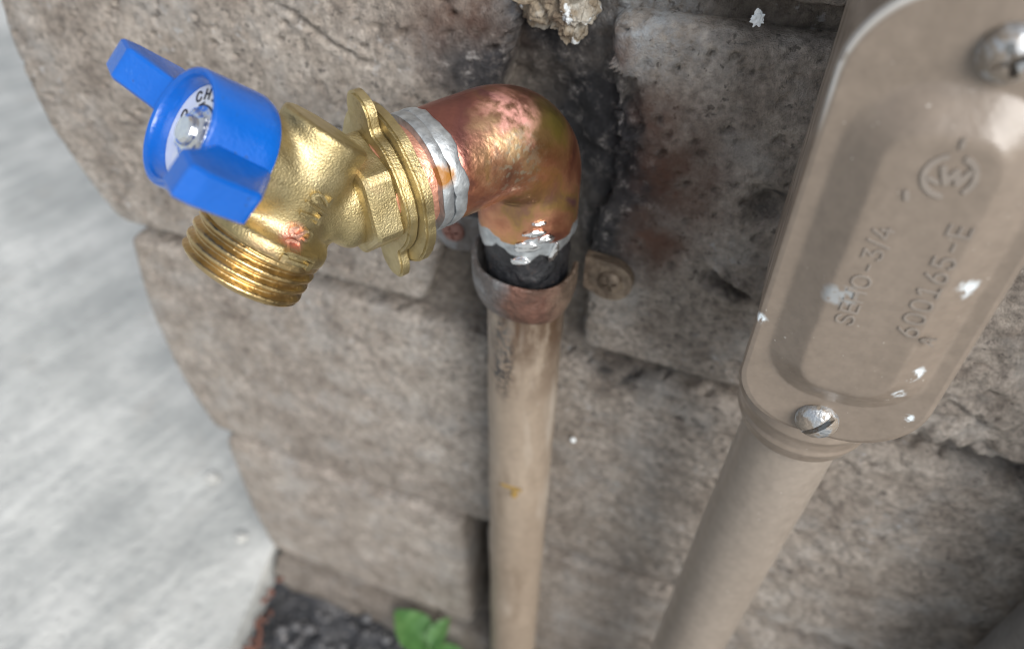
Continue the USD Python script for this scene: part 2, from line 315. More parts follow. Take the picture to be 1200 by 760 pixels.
g = Graph()   # blue moulded plastic, a little scuffed
sc = g.noise(240, 4, 0.7, vec=g.scaled((1, 0.25, 0.6)))
c = g.ramp(g.noise(60, 4), [(0.3, (0.001, 0.078, 0.365)), (0.7, (0.002, 0.092, 0.415))])
c = g.mix(g.math('multiply', g.mapr(sc, 0.64, 0.72), 0.35), c, (0.10, 0.24, 0.52))
c = g.mix(g.math('multiply', g.mapr(g.noise(800, 2), 0.70, 0.74), 0.5), c, (0.02, 0.03, 0.06))
g.finish('blue_plastic', base_color=c, roughness=g.mapr(g.noise(150, 4, 0.65), 0.3, 0.7, 0.16, 0.34), normal=g.bump(g.math('add', g.noise(1300, 2), g.math('multiply', g.noise(130, 2), 2.0)), 0.00010), coat_weight=0.25, coat_roughness=0.10)
plain('aluminium_plate', (0.74, 0.76, 0.78), 0.42, 0.35, bump=(900, 0.0001), var=0.06)
plain('bright_steel', (0.78, 0.79, 0.80), 0.16, 1.0, bump=(500, 0.0002), var=0.10)
plain('black_print', (0.02, 0.02, 0.025), 0.6)
g = Graph()   # zinc screw with the remains of brown paint
m_ = g.mapr(g.noise(330, 4, 0.6), 0.44, 0.54)
g.finish('dull_zinc', base_color=g.mix(m_, (0.46, 0.48, 0.50), (0.19, 0.16, 0.13)), metallic=g.mapr(m_, 0, 1, 0.9, 0.0), roughness=g.mapr(g.noise(500, 3), 0.3, 0.7, 0.25, 0.5), normal=g.bump(g.noise(420, 4, 0.6), 0.0006))
plain('painted_screw', (0.33, 0.29, 0.255), 0.40, 0.0, bump=(500, 0.0005), var=0.2)
plain('red_rust', (0.16, 0.075, 0.060), 0.7, 0.0, bump=(600, 0.0008), var=0.4)
plain('dark_pipe_paint', (0.085, 0.085, 0.085), 0.32, 0.0, bump=(400, 0.0003), var=0.2)
plain('pale_bead', (0.80, 0.84, 0.86), 0.25)
plain('pebble', (0.42, 0.42, 0.40), 0.8, bump=(400, 0.001))
plain('dry_leaf', (0.13, 0.055, 0.038), 0.8, var=0.5)
plain('grit', (0.085, 0.085, 0.09), 0.85, var=0.6)
g = Graph()   # strap: grey heat-scaled metal at one side, brown at the other
c = g.mix(g.mapr(g.math('add', g.xyz('x'), g.math('multiply', g.noise(140, 4), 0.012)), -0.0510, -0.0450), (0.155, 0.155, 0.160), (0.125, 0.062, 0.045))
c = g.mix(g.mapr(g.math('add', g.xyz('x'), g.math('multiply', g.noise(200, 4), 0.006)), -0.0410, -0.0340), c, (0.215, 0.168, 0.122))
c = g.mix(g.math('multiply', g.mapr(g.noise(110, 4, 0.65), 0.46, 0.58), 0.6), c, (0.055, 0.036, 0.026))
c = g.mix(0.6, c, g.ramp(g.noise(330, 4, 0.65), [(0.3, (0.26, 0.26, 0.26)), (0.72, (0.68, 0.68, 0.68))]), 'overlay')
g.finish('strap_metal', base_color=c, metallic=0.25, roughness=0.48, normal=g.bump(g.noise(500, 4), 0.0008))
g = Graph()   # lump of burnt mortar with white flecks
c = g.ramp(g.noise(140, 4, 0.6), [(0.3, (0.075, 0.050, 0.034)), (0.48, (0.24, 0.195, 0.14)), (0.66, (0.45, 0.43, 0.38))])
c = g.mix(g.mapr(g.noise(220, 3), 0.58, 0.63), c, (0.66, 0.70, 0.72))
g.finish('lump', base_color=c, roughness=0.85, normal=g.bump(g.noise(420, 4), 0.0015))
g = Graph()   # leaf
c = g.ramp(g.noise(120, 4, 0.6), [(0.3, (0.040, 0.115, 0.030)), (0.5, (0.070, 0.175, 0.048)), (0.7, (0.125, 0.245, 0.080))])
p = g.add('principled_bsdf', {'base_color': c, 'roughness': 0.42})
t = g.add('translucent_bsdf', {'color': (0.12, 0.30, 0.04)})
mx = g.add('mix_closure', {'fac': 0.28, 'closure1': p + '.BSDF', 'closure2': t + '.BSDF'})
usdkit.material(stage, '/World/Looks/leaf', g.n, g.l, surface=mx + '.closure')

# ------------------------------------------------------------------ ground
def sheet(poly, z0, z1):
    from shapely.geometry import Polygon
    m = trimesh.creation.extrude_polygon(Polygon(poly), z1 - z0, engine='earcut'); m.apply_translation([0, 0, z0]); return m
put('ground', sheet([(-60, -60), (60, -60), (60, 60), (-60, 60)], -0.60, -0.436), 'dark_ground', smooth=False, kind='structure')
ys = np.linspace(0.0, -0.35, 60)
edge = [(-0.2195 - 0.215 * y + 0.0022 * (float(noise(np.array([y * 60, 1.5, 0.3]))) - 0.5) * 2, y) for y in ys]
edge = [e for e in edge if e[1] > -0.150]
sl = sheet([(-8, 8), (-8, -8), (8, -8), (8, 0.012), (0.62, 0.012), (0.62, -0.150)] + edge[::-1] + [(-0.222, 0.012), (-0.222, 8)], -0.52, GZ)
put('concrete_slab', sl, 'concrete', smooth=False, kind='structure')
# crumbly dark bed in front of the wall
nx, ny = 270, 70
X, Y = np.meshgrid(np.linspace(-0.235, 0.63, nx), np.linspace(0.03, -0.16, ny), indexing='ij')
Pn = np.stack([X, Y, 0 * X], -1)
H = -0.4285 + 0.010 * (fbm(Pn * 55, 3, 3) - 0.5) + 0.010 * np.clip(fbm(Pn * 190, 3, 5) - 0.42, 0, 1)
H -= 0.006 * np.exp(-((X + 0.2195 + 0.215 * Y) / 0.012) ** 2)
m = grid_mesh(np.stack([X, Y, H], -1)); m.invert()
put('soil_bed', m, 'dark_ground', smooth=True, kind='structure')

# ------------------------------------------------------------------ wall
def block_mesh(x0, x1, z0, z1, step, seed, y0=0.0, depth=0.15, left_bulge=0.0, face_bulge=0.0015, rnd=0.0045, rough=0.34, shear=0.0, carve=None):
    L, H, T = x1 - x0, z1 - z0, depth
    def face(n1, n2): return np.meshgrid(np.linspace(-1, 1, n1), np.linspace(-1, 1, n2), indexing='ij')
    nx, nz, ny = max(6, int(L / step)), max(6, int(H / step)), max(5, int(0.03 / step) + 4)
    t = np.linspace(-1, 1, ny); t = np.sign(t) * np.abs(t) ** 0.55     # crowd rows of the sides near front and back
    parts = []
    def add(P, flip):
        m = grid_mesh(P)
        if flip: m.invert()
        parts.append(m)
    U, W = face(nx, nz)
    add(np.stack([U, -np.ones_like(U), W], -1), False); add(np.stack([U, np.ones_like(U), W], -1)[::max(1, nx // 8), ::max(1, nz // 8)] if False else np.stack(np.broadcast_arrays(*[a for a in (U[:, :1] * 0 + np.linspace(-1, 1, nx)[:, None], np.ones((nx, nz)), W)]), -1), True)
    U2, T2 = np.meshgrid(np.linspace(-1, 1, nx), t, indexing='ij')
    add(np.stack([U2, T2, np.ones_like(U2)], -1), False); add(np.stack([U2, T2, -np.ones_like(U2)], -1), True)
    W3, T3 = np.meshgrid(np.linspace(-1, 1, nz), t, indexing='ij')
    add(np.stack([-np.ones_like(W3), T3, W3], -1), False); add(np.stack([np.ones_like(W3), T3, W3], -1), True)
    m = cat_(*parts)
    half = np.array([L / 2, T / 2, H / 2]); p = m.vertices * half
    q = np.clip(p, -half + rnd, half - rnd); dv = p - q; ln = np.linalg.norm(dv, axis=1, keepdims=True)
    n = np.where(ln > 0, dv / np.maximum(ln, 1e-9), 0); p = q + n * rnd
    wz = 2 * p[:, 2] / H; wx = 2 * p[:, 0] / L
    front = p[:, 1] < 0
    p[:, 1] -= np.where(front, face_bulge * (1 - wz ** 2) * (1 - np.abs(wx) ** 6), 0)
    if left_bulge: p[:, 0] -= left_bulge * np.clip(1 - wz ** 2, 0, 1) * np.clip(-wx, 0, 1) ** 3
    world = p + np.array([(x0 + x1) / 2, y0 + T / 2, (z0 + z1) / 2])
    if shear: world[:, 0] += shear * (world[:, 2] - (z0 + z1) / 2) * np.clip(wx, 0, 1) ** 2
    d = rough * (0.0032 * (fbm(world * 38, 3, seed) - 0.5) + 0.0012 * (fbm(world * 150, 3, seed + 7) - 0.5))
    if step < 0.003:
        d += rough * (0.0014 * (fbm(world * 480, 2, seed + 11) - 0.5))
        d -= rough * 0.0042 * np.clip(0.33 - fbm(world * 430, 2, seed + 3), 0, 0.25) / 0.12 + rough * 0.0030 * np.clip(0.31 - fbm(world * 210, 2, seed + 4), 0, 0.25) / 0.12
    if carve is not None: d += carve(world)
    world = world + n * d[:, None]
    return trimesh.Trimesh(world, m.faces, process=False)
def groove(w, a, b, width, depth, seed=0, lip=0.4):
    a, b = np.array(a), np.array(b); p = w[:, [0, 2]] + 0.0022 * (np.stack([fbm(w * 160, 3, seed + 40), fbm(w * 160, 3, seed + 41)], 1) - 0.5) * 2
    t = np.clip(((p - a) @ (b - a)) / ((b - a) @ (b - a)), 0, 1); e = p - (a + t[:, None] * (b - a)); dd = np.linalg.norm(e, axis=1)
    taper = np.sin(PI * np.clip(t, 0.06, 0.94))
    return -depth * taper * np.exp(-(dd / width) ** 2) + lip * depth * taper * np.exp(-((dd - 2.2 * width) / width) ** 2)
def dent(w, c, r, depth): return -depth * np.exp(-(np.linalg.norm(w[:, [0, 2]] - np.array(c), axis=1) / r) ** 2)
def carve_left(w):
    return groove(w, (-0.140, -0.071), (-0.094, -0.0895), 0.0007, 0.0017, 1) + groove(w, (-0.120, -0.066), (-0.105, -0.078), 0.0006, 0.0009, 2)
def carve_right(w):
    a = np.linalg.norm((w[:, [0, 2]] - np.array([-0.050, -0.096])) / np.array([1.0, 1.35]), axis=1) + 0.006 * (fbm(w * 110, 3, 9) - 0.5)
    spall = -0.0045 / (1 + np.exp((a - 0.019) / 0.0012))
    rough = np.where(a < 0.020, 0.0105 * (fbm(w * 210, 4, 21) - 0.5), 0)
    coarse = np.clip((w[:, 0] - 0.045) / 0.02, 0, 1) * np.clip((-0.118 - w[:, 2]) / 0.02, 0, 1) * 0.0085 * (fbm(w * 170, 3, 31) - 0.5)
    return (spall + rough + coarse + groove(w, (-0.0425, -0.0947), (-0.0265, -0.0972), 0.0007, 0.0030, 3) + groove(w, (-0.0085, -0.1275), (0.0085, -0.1345), 0.0014, 0.0065, 4)
            + dent(w, (0.0037, -0.1045), 0.0042, 0.006) + groove(w, (-0.002, -0.0625), (0.007, -0.057), 0.0006, 0.003, 5))
def carve_mid(w):
    return np.clip((w[:, 0] + 0.045) / 0.03, 0, 1) * 0.0026 * (fbm(w * 190, 3, 51) - 0.5)
wall = thing('block_wall', 'brown grey painted wall of rough slump blocks behind the pipes', 'wall', (0, 0, -0.46))
C0, C1, C2, C3, C4 = -0.061, -0.1735, -0.3005, -0.414, -0.46
GAP = 0.0032
vis = [
    (-0.2260, -0.078, C1 + GAP, C0 - GAP, 0.0008, 1, dict(left_bulge=0.016, shear=0.34, carve=carve_left, rnd=0.004)),
    (-0.040, 0.185, C1 + GAP, C0 - GAP, 0.0008, 2, dict(carve=carve_right)),
    (-0.2245, 0.0195, C2 + GAP, C1 - GAP, 0.0010, 3, dict(left_bulge=0.009, carve=carve_mid, rnd=0.0035)),
    (0.0245, 0.260, C2 + GAP, C1 - GAP, 0.0010, 4, dict(carve=carve_mid)),
    (-0.221, -0.0875, C3 + GAP * 0, C2 - GAP, 0.0014, 5, dict(left_bulge=0.003, rnd=0.0045)),
    (-0.0765, 0.160, C3 + GAP * 0, C2 - GAP, 0.0016, 6, dict()),
    (-0.232, 0.010, C0 + GAP, 0.052, 0.0018, 7, dict(left_bulge=0.014)),
    (0.020, 0.262, C0 + GAP, 0.052, 0.0012, 8, dict()),
]
for (x0, x1, z0, z1, st, sd, kw) in vis:
    put('block', block_mesh(x0, x1, z0, z1, st, sd, **kw), 'painted_block', wall, smooth=True)
rng = np.random.default_rng(5)
ends = {0: 0.19, 1: 0.270, 2: 0.170, 3: 0.272}
zz = [(C1, C0), (C2, C1), (C3, C2), (C0, 0.056)]
for k, (za, zb) in enumerate(zz):
    x = ends[k]
    while x < 1.1:
        put('block', block_mesh(x, x + 0.232, za + GAP, zb - GAP, 0.006, 100 + int(x * 100) + k), 'painted_block', wall, smooth=True); x += 0.242
zb = 0.056
for k in range(5):
    x = -0.225 - (0.0 if k % 2 else 0.0); first = 0.13 if k % 2 == 0 else 0.24
    while x < 1.1:
        wd = first if x < -0.2 else 0.232
        put('block', block_mesh(x, x + wd, zb + GAP, zb + 0.118 - GAP, 0.006, 300 + 17 * k + int((x + 1) * 100), left_bulge=0.012 if x < -0.2 else 0), 'painted_block', wall, smooth=True); x += wd + 0.010
    zb += 0.118
# mortar: a recessed sheet with rough face, with a back
nx, nz = 330, 330
X, W = np.meshgrid(np.linspace(-0.214, 0.18, nx), np.linspace(-0.455, 0.06, nz), indexing='ij')
Pn = np.stack([X, 0 * X, W], -1)
Yd = 0.0072 - 0.0050 * (fbm(Pn * 60, 3, 71) - 0.5) - 0.0040 * (fbm(Pn * 260, 3, 72) - 0.5)
# the upright joint behind the elbow and the open joint low down stand deeper
Yd += 0.009 * np.exp(-(((X + 0.066) / 0.020) ** 4)) * (1 / (1 + np.exp((np.abs(W + 0.128) - 0.045) / 0.004)))
Yd += 0.030 * np.exp(-(((X + 0.082) / 0.006) ** 4)) * (1 / (1 + np.exp((np.abs(W + 0.358) - 0.050) / 0.003)))
mor = grid_mesh(np.stack([X, Yd, W], -1))
back = trimesh.creation.box(bounds=[[-0.212, 0.05, -0.455], [0.178, 0.142, 0.06]])
put('mortar', cat_(mor, back), 'painted_mortar', wall, smooth=30)
put('mortar', cat_(trimesh.creation.box(bounds=[[0.1805, 0.004, -0.455], [1.11, 0.142, 0.06]]), trimesh.creation.box(bounds=[[-0.213, 0.004, 0.0605], [1.11, 0.142, 0.64]])), 'painted_mortar', wall, smooth=False)
# footing lip below the lowest course
nx, nz = 240, 14
X, Q = np.meshgrid(np.linspace(-0.214, 1.0, nx), np.linspace(0, 1, nz), indexing='ij')
Yl = -0.003 - 0.010 * np.sin(Q * PI / 2); Zl = C3 + 0.002 - 0.010 * (1 - np.cos(Q * PI / 2)) - 0.006 * Q
nn = fbm(np.stack([X, Q * 0.02, 0 * X], -1) * 70, 3, 81) - 0.5
Yl = np.where(Q == 0, 0.012, Yl + 0.008 * nn)
m = grid_mesh(np.stack([X, Yl, Zl - 0.004 * nn], -1)); m.invert()
put('footing_lip', m, 'painted_mortar', wall, smooth=True, label='pale mortar lip along the foot of the wall')
def blob(c, r, seed, amp=0.35, sub=4, freq=1.6):
    m = trimesh.creation.icosphere(subdivisions=sub); n = m.vertices.copy()
    k = 1 + amp * 2 * (fbm(n * freq + seed * 3.1, 4, seed) - 0.5)
    m.vertices = n * k[:, None] * np.asarray(r) + np.asarray(c); return m
put('mortar_lump', cat_(blob((-0.056, 0.004, -0.0625), (0.0085, 0.0060, 0.0075), 3, amp=0.6, sub=5, freq=2.6), blob((-0.0490, 0.002, -0.0640), (0.0050, 0.0055, 0.0080), 5, amp=0.6, sub=5, freq=2.6)), 'lump', wall, smooth=True, label='broken tan lump of mortar with white flecks above the elbow')
put('paint_fleck', blob((-0.0085, -0.0022, -0.0600), (0.0011, 0.00030, 0.0015), 8, amp=0.9, freq=2.4), 'pale_bead', wall, smooth=True)
put('paint_fleck', blob((-0.0385, -0.0030, -0.2140), (0.0010, 0.0009, 0.0010), 9, amp=0.1), 'pale_bead', wall, smooth=True)

# painted-over anchor boss on the wall by the conduit body
an = thing('wall_anchor', 'small flat painted-over anchor boss on the wall right of the conduit cover', 'anchor', (0.0620, 0, -0.1420))
put('boss', lathe(dense([(-0.004, 0.0070), (0.0018, 0.0068), (0.0026, 0.0060), (0.0027, 0.0)], 0.0012), (0.0620, 0.0, -0.1420), (0, -1, 0), 6), 'painted_block', an, smooth=25)

# ------------------------------------------------------------------ riser pipe, elbow and solder
pipe = thing('water_pipe', 'upright tan painted copper water pipe with soldered elbow on top', 'pipe', (PX, PY, -0.432))
zs = np.linspace(-0.435, -0.1345, 120)
put('riser', lathe([(z, 0.0110 + 0.00012 * math.sin(z * 130)) for z in zs], (PX + 0.016 * 0.13, PY, 0), (0.016, 0, 1), 64, wob=lambda a, t: 0.00025 * (noise(np.stack([np.cos(t) * 3, np.sin(t) * 3, a * 180], -1), 4) - 0.5)), 'riser_paint', pipe, smooth=True)
put('burnt_stub', lathe([(z, 0.01115) for z in np.linspace(-0.1350, -0.1120, 30)], (PX, PY, 0), Z, 64, wob=lambda a, t: 0.0006 * (noise(np.stack([np.cos(t) * 5, np.sin(t) * 5, a * 500], -1), 4) - 0.5)), 'burnt_pipe', pipe, smooth=True)
BR = 0.0135                                          # bend radius of the elbow's axis
pts, rad = [], []
for z in np.linspace(-0.1125, ARM_Z - BR, 10): pts.append(np.array([PX, PY, z])); rad.append(0.01265)
cen = np.array([PX, PY, ARM_Z - BR]) + BR * D
for a in np.linspace(0, PI / 2, 30)[1:]: pts.append(cen - BR * math.cos(a) * D + BR * math.sin(a) * Z); rad.append(0.01265 + 0.0004 * math.sin(2 * a))
for s_ in np.linspace(BR, 0.0278, 12)[1:]: pts.append(ARM + s_ * D); rad.append(0.01265)
rad = np.array(rad); rad[0] -= 0.0006; rad[-1] -= 0.0006
el = sweep(pts, rad, 96, wob=lambda i, t: 0.00035 * (noise(np.stack(np.broadcast_arrays(i * 0.16, np.cos(t) * 2.2, np.sin(t) * 2.2), -1), 6) - 0.5))
elbow = put('elbow', el, 'copper', pipe, smooth=True, label='heat-stained copper elbow')
put('stub', lathe([(0.025, 0.0112), (0.0460, 0.0112)], ARM, D, 64), 'bare_copper', pipe, smooth=True)
def ragged(a0, a1, r, amp, seed, n_u=26):
    """A ring of solder from a0 to a1 along the axis with ragged rims."""
    prof = [(a0 + (a1 - a0) * q, r * 0 + r + 0.0004 * math.sin(PI * q) ** 0.5 - (0.0016 if q in (0, 1) else 0)) for q in np.linspace(0, 1, n_u)]
    def wob(A, T):
        q = np.stack([np.cos(T) * 2.6, np.sin(T) * 2.6, A * 260], -1); return 0.00035 * (fbm(q, 3, seed) - 0.5)
    def tilt(A, T):
        q = np.stack([np.cos(T) * 3.0, np.sin(T) * 3.0, 0 * A + 4.0], -1); e = amp * 2 * (fbm(q, 3, seed + 5) - 0.5)
        return e * (A - a0) / (a1 - a0) + amp * 2 * (fbm(q + 9, 3, seed + 8) - 0.5) * (a1 - A) / (a1 - a0)
    return prof, wob, tilt
p_, w_, t_ = ragged(0.0264, 0.0297, 0.01272, 0.0012, 2)
put('solder_ring', lathe(p_, ARM, D, 96, w_, t_), 'solder', pipe, smooth=True)
p_, w_, t_ = ragged(0.0296, 0.0323, 0.01272, 0.0005, 12)
put('solder_ring', lathe(p_, ARM, D, 96, w_, t_), 'solder', pipe, smooth=True)
p_, w_, t_ = ragged(0.1085, 0.1152, 0.0123, 0.0032, 22)
put('solder_ring', lathe(p_, (PX, PY, 0), -Z, 96, w_, t_), 'solder', pipe, smooth=True, label='ragged solder smear under the elbow')
for k, (ang, z_, sx, sz) in enumerate([(-62, -0.1075, 0.0028, 0.0010), (-50, -0.1095, 0.0022, 0.0012), (-72, -0.1115, 0.0030, 0.0016), (-40, -0.1145, 0.0012, 0.0030), (-78, -0.1160, 0.0024, 0.0012), (-58, -0.1045, 0.0018, 0.0006)]):
    a = math.radians(ang); nrm = np.array([math.cos(a), math.sin(a), 0])
    b = blob((0, 0, 0), (sx, 0.0007, sz), 60 + k, amp=0.5, sub=3)
    b.vertices = b.vertices @ np.array([[-nrm[1], nrm[0], 0], nrm, [0.25, 0, 1.0]]) + np.array([PX, PY, z_]) + 0.0127 * nrm
    put('solder_drip', outward(b), 'bright_steel', pipe, smooth=True)
a = math.radians(-92); nrm = np.array([math.cos(a), math.sin(a), 0])
put('flux_drip', cat_(blob(np.array([PX, PY, -0.2185]) + 0.0109 * nrm, (0.0042, 0.0006, 0.0009), 71, sub=3), blob(np.array([PX + 0.001, PY, -0.2215]) + 0.0109 * nrm, (0.0013, 0.0012, 0.0024), 72, sub=3)), 'flux', pipe, smooth=True)

# ------------------------------------------------------------------ strap round the pipe
strap = thing('pipe_strap', 'scorched two-hole pipe strap round the top of the tan pipe', 'pipe strap', (PX, 0, -0.130))
zA, zB = -0.1362, -0.1235
th = np.radians(np.linspace(170, 370, 90)); R0, R1 = 0.0130, 0.0144
def band(R, z0, z1, k=8):
    T, Zg = np.meshgrid(th, np.linspace(z0, z1, k), indexing='ij')
    R = R - 0.0016 * np.clip(1 - (Zg - zA) / 0.007, 0, 1) ** 2
    return np.stack([PX - 0.0006 + R * np.cos(T), PY + R * np.sin(T), Zg + 0.0006 * np.sin(3 * T) - 0.0018 * (np.cos(T + 0.6) - 0)], -1)
loop = np.concatenate([band(R1, zA, zB), band((R0 + R1) / 2, zB + 0.0004, zB + 0.0004, 1), band(R0, zB, zA)], axis=1)
put('band', outward(grid_mesh(loop, close_v=True)), 'strap_metal', strap, smooth=40)
from shapely.geometry import Point, Polygon, box
from shapely import union_all, affinity
def ear(cx, cz, x_in, w=0.0067):
    s = union_all([Point(cx, cz).buffer(w), Polygon([(cx, cz - w), (cx, cz + w), (x_in, cz + w * 0.85 + 0.0015), (x_in, cz - w * 0.85 + 0.0015)])])
    return extrude(s, 0.0030, (0, -0.0012, 0), (1, 0, 0), (0, 0, 1), (0, -1, 0))
put('ear', ear(-0.0322, -0.1365, PX + 0.0130), 'strap_metal', strap, smooth=25)
put('ear', ear(-0.0795, -0.1320, PX - 0.0140), 'strap_metal', strap, smooth=25)
def cross_screw(c, n, r, h, mat, parent, name='screw', slot=False, rot=0.3, label=None):
    """Dome-headed screw with a cross or slot cut into the head."""
    n, u, v = frame(n); u, v = math.cos(rot) * u + math.sin(rot) * v, -math.sin(rot) * u + math.cos(rot) * v
    prof = [(0, 1.0), (0.25, 1.0), (0.5, 0.93), (0.75, 0.75), (0.92, 0.45), (1.0, 0.0)]
    k = 40; ring = []
    P = manifold3d.Manifold.revolve(manifold3d.CrossSection([[(0, -0.4)] + [(q * r, z * h) for z, q in [(-0.4 / h * h if False else 0, 1.0)] + prof] ]) if False else manifold3d.CrossSection([[(0.0, -0.2 * h), (r, -0.2 * h)] + [(q * r, z * h) for z, q in prof]]), k)
    bar = lambda a, b: manifold3d.Manifold.cube((2 * a, 2 * b, h), True).translate((0, 0, h * 0.98))
    P = P - (bar(r * 1.1, r * 0.15) if slot else (bar(r * 0.62, r * 0.13) + bar(r * 0.13, r * 0.62)))
    m = P.to_mesh(); t = trimesh.Trimesh(m.vert_properties[:, :3], m.tri_verts, process=False)
    M = np.eye(4); M[:3, 0], M[:3, 1], M[:3, 2], M[:3, 3] = u, v, n, c; t.apply_transform(M)
    return put(name, t, mat, parent, smooth=30, label=label)
cross_screw((-0.0318, -0.0042, -0.1365), (0, -1, 0), 0.0036, 0.0016, 'strap_metal', strap)
cross_screw((-0.0800, -0.0042, -0.1315), (0, -1, 0), 0.0036, 0.0018, 'red_rust', strap, label='rusty red screw')

# ------------------------------------------------------------------ garden tap
tap = thing('garden_tap', 'brass hose tap with a blue lever handle soldered to the copper elbow', 'tap', ARM + 0.037 * D)
def loc(s_, o_, n_): return VALVE + s_ * S + o_ * O + n_ * NRM
Bs, Bo, Bn = S.tolist(), O.tolist(), NRM.tolist()
vx, vy, vz = VALVE.tolist(); ax_, ay_, az_ = ARM.tolist(); dx_, dy_, _ = D.tolist()
sq = math.sqrt
def smin(a, b, k):
    h = max(k - abs(a - b), 0.0) / k
    return min(a, b) - h * h * k * 0.25
def cyl(u, v, t, lo, hi, r, rd):
    q = sq(u * u + v * v) - (r - rd); e = abs(t - (lo + hi) * 0.5) - ((hi - lo) * 0.5 - rd)
    return min(max(q, e), 0.0) + sq(max(q, 0.0) ** 2 + max(e, 0.0) ** 2) - rd
def body_sdf(x, y, z):
    x *= 0.001; y *= 0.001; z *= 0.001
    px, py, pz = x - vx, y - vy, z - vz
    s_ = px * Bs[0] + py * Bs[1] + pz * Bs[2]; o_ = px * Bo[0] + py * Bo[1] + pz * Bo[2]; n_ = px * Bn[0] + py * Bn[1]
    a_ = (x - ax_) * dx_ + (y - ay_) * dy_; h_ = z - az_
    f = cyl(s_, n_, o_, -0.0118, 0.0130, 0.0088, 0.0010)
    f = smin(f, cyl(o_, n_, s_, 0.0, 0.0150, 0.0086, 0.0015), 0.0018)
    f = smin(f, cyl(h_ - 0.0010, n_, a_, 0.040, 0.056, 0.0072, 0.002), 0.002)
    f = smin(f, cyl(h_ + 0.0025, n_, a_, 0.0450, 0.0530, 0.0076, 0.004), 0.002)
    f = smin(f, cyl(s_, n_, o_, 0.0094, 0.0128, 0.0124, 0.0012), 0.0035)
    return -f * 1000
cB = (VALVE * 1000)
bm = manifold3d.Manifold.level_set(body_sdf, (cB[0] - 26, cB[1] - 26, cB[2] - 26, cB[0] + 26, cB[1] + 26, cB[2] + 26), 0.85)
mm = bm.to_mesh(); bt = trimesh.Trimesh(mm.vert_properties[:, :3] / 1000.0, mm.tri_verts, process=False)
trimesh.smoothing.filter_taubin(bt, iterations=6)
body = put('body', outward(bt), 'cast_brass', tap, smooth=True)
def lettering(text, height, start, mapper, depth=0.0006, bold=True):
    m = meshkit.text_mesh(text, height, depth, bold=bold); v = m.vertices
    m = m.subdivide_to_size(height * 0.35) if False else m
    m.vertices = mapper(v - np.array(start)); return outward(m)
def on_barrel(v):
    t = v[:, 1] / 0.0092; o_ = 0.0122 - 0.62 * v[:, 0]; r = np.empty(len(v)); memo = {}
    for i in range(len(v)):
        key = (round(o_[i], 5), round(t[i], 3))
        if key not in memo:
            k = 0.0160                                   # walk in to the casting's skin
            while k > 0.006:
                p = (VALVE + o_[i] * O + k * (math.sin(t[i]) * S + math.cos(t[i]) * NRM)) * 1000
                if body_sdf(*p) > 0: break
                k -= 0.0001
            memo[key] = min(k, 0.0138 if o_[i] > 0.0092 else 0.0094)
        r[i] = memo[key] - 0.0002 + v[i, 2]
    return VALVE + o_[:, None] * O + (r * np.sin(t))[:, None] * S + (r * np.cos(t))[:, None] * NRM
# raised letters, reading up the barrel
put('lettering', lettering('IPS 1/2', 0.0046, (0.0, 0.0024, 0.0), on_barrel, 0.0012), 'cast_brass', body, smooth=30)
# hose thread
TP = 0.0024
prof = dense([(0.0112, 0.0108), (0.0117, 0.0122), (0.0208, 0.0122), (0.0216, 0.0114), (0.0218, 0.0094), (0.0150, 0.0092)], 0.00022)
def thread(A, T):
    ph = np.mod(A / TP - T / (2 * PI), 1.0); h = np.abs(ph - 0.5) * 2
    on = (A > 0.0126) & (A < 0.0210)
    return np.where(on, -0.0011 * np.clip(h * 1.5 - 0.35, 0, 1), 0)
pa = np.array(prof); ext = int(np.argmax(pa[:, 0]))
def thread2(A, T):
    w = thread(A, T); w[:, ext + 1:] = 0; return w
put('hose_thread', lathe(prof, VALVE, O, 120, thread2), 'machined_brass', body, smooth=35)
# hexagon for the spanner and the notched flange
hx = dense([(0.0408, 0.0), (0.0408, 0.0112), (0.0412, 0.0120), (0.0418, 0.0125), (0.0466, 0.0125), (0.0473, 0.0120), (0.0477, 0.0110), (0.0477, 0.0)], 0.0006)
def hexed(A, T):
    q = np.mod(T + 0.30, PI / 3) - PI / 6; r = np.array([x[1] for x in hx])[None, :]
    return r * (np.minimum(math.cos(PI / 6) / np.cos(q), 0.965) / 0.965 - 1) * np.clip(r / 0.0125, 0, 1) ** 2
put('hexagon', lathe(hx, ARM, D, 180, hexed), 'cast_brass', tap, smooth=20)
def uneven(sh, amp, seed):
    a = np.array(sh.segmentize(0.0006).exterior.coords)[:-1]; q = np.column_stack([a * 160, np.full(len(a), seed)])
    return Polygon(a * (1 + amp * 2 * (fbm(q, 3, seed) - 0.5))[:, None])
disc = uneven(Point(0, 0).buffer(0.0172, 48), 0.045, 4)
ears = union_all([Point(0, 0).buffer(0.0140, 48)] + [affinity.rotate(union_all([box(0, -0.0046, 0.0160, 0.0046), Point(0.0160, 0).buffer(0.0046, 16)]), a, origin=(0, 0)) for a in (97, 283)])
ears = uneven(ears.buffer(-0.002, join_style=1).buffer(0.004, join_style=1).buffer(-0.002, join_style=1), 0.03, 7)
def plate_of(sh, a0, a1): 
    t = a1 - a0
    return cat_(extrude(sh.buffer(-0.0006), t, ARM + a0 * D, NRM, Z, D), extrude(sh, t - 0.0008, ARM + (a0 + 0.0004) * D, NRM, Z, D))
put('flange', plate_of(disc, 0.0366, 0.0391), 'cast_brass', tap, smooth=30, label='thin uneven round brass flange')
put('flange', plate_of(ears, 0.0390, 0.0414), 'cast_brass', tap, smooth=30, label='two-eared brass plate beside the round flange')
put('socket', lathe([(0.0340, 0.0122), (0.0345, 0.0128), (0.0368, 0.0128)], ARM, D, 48), 'cast_brass', tap, smooth=30) if False else None

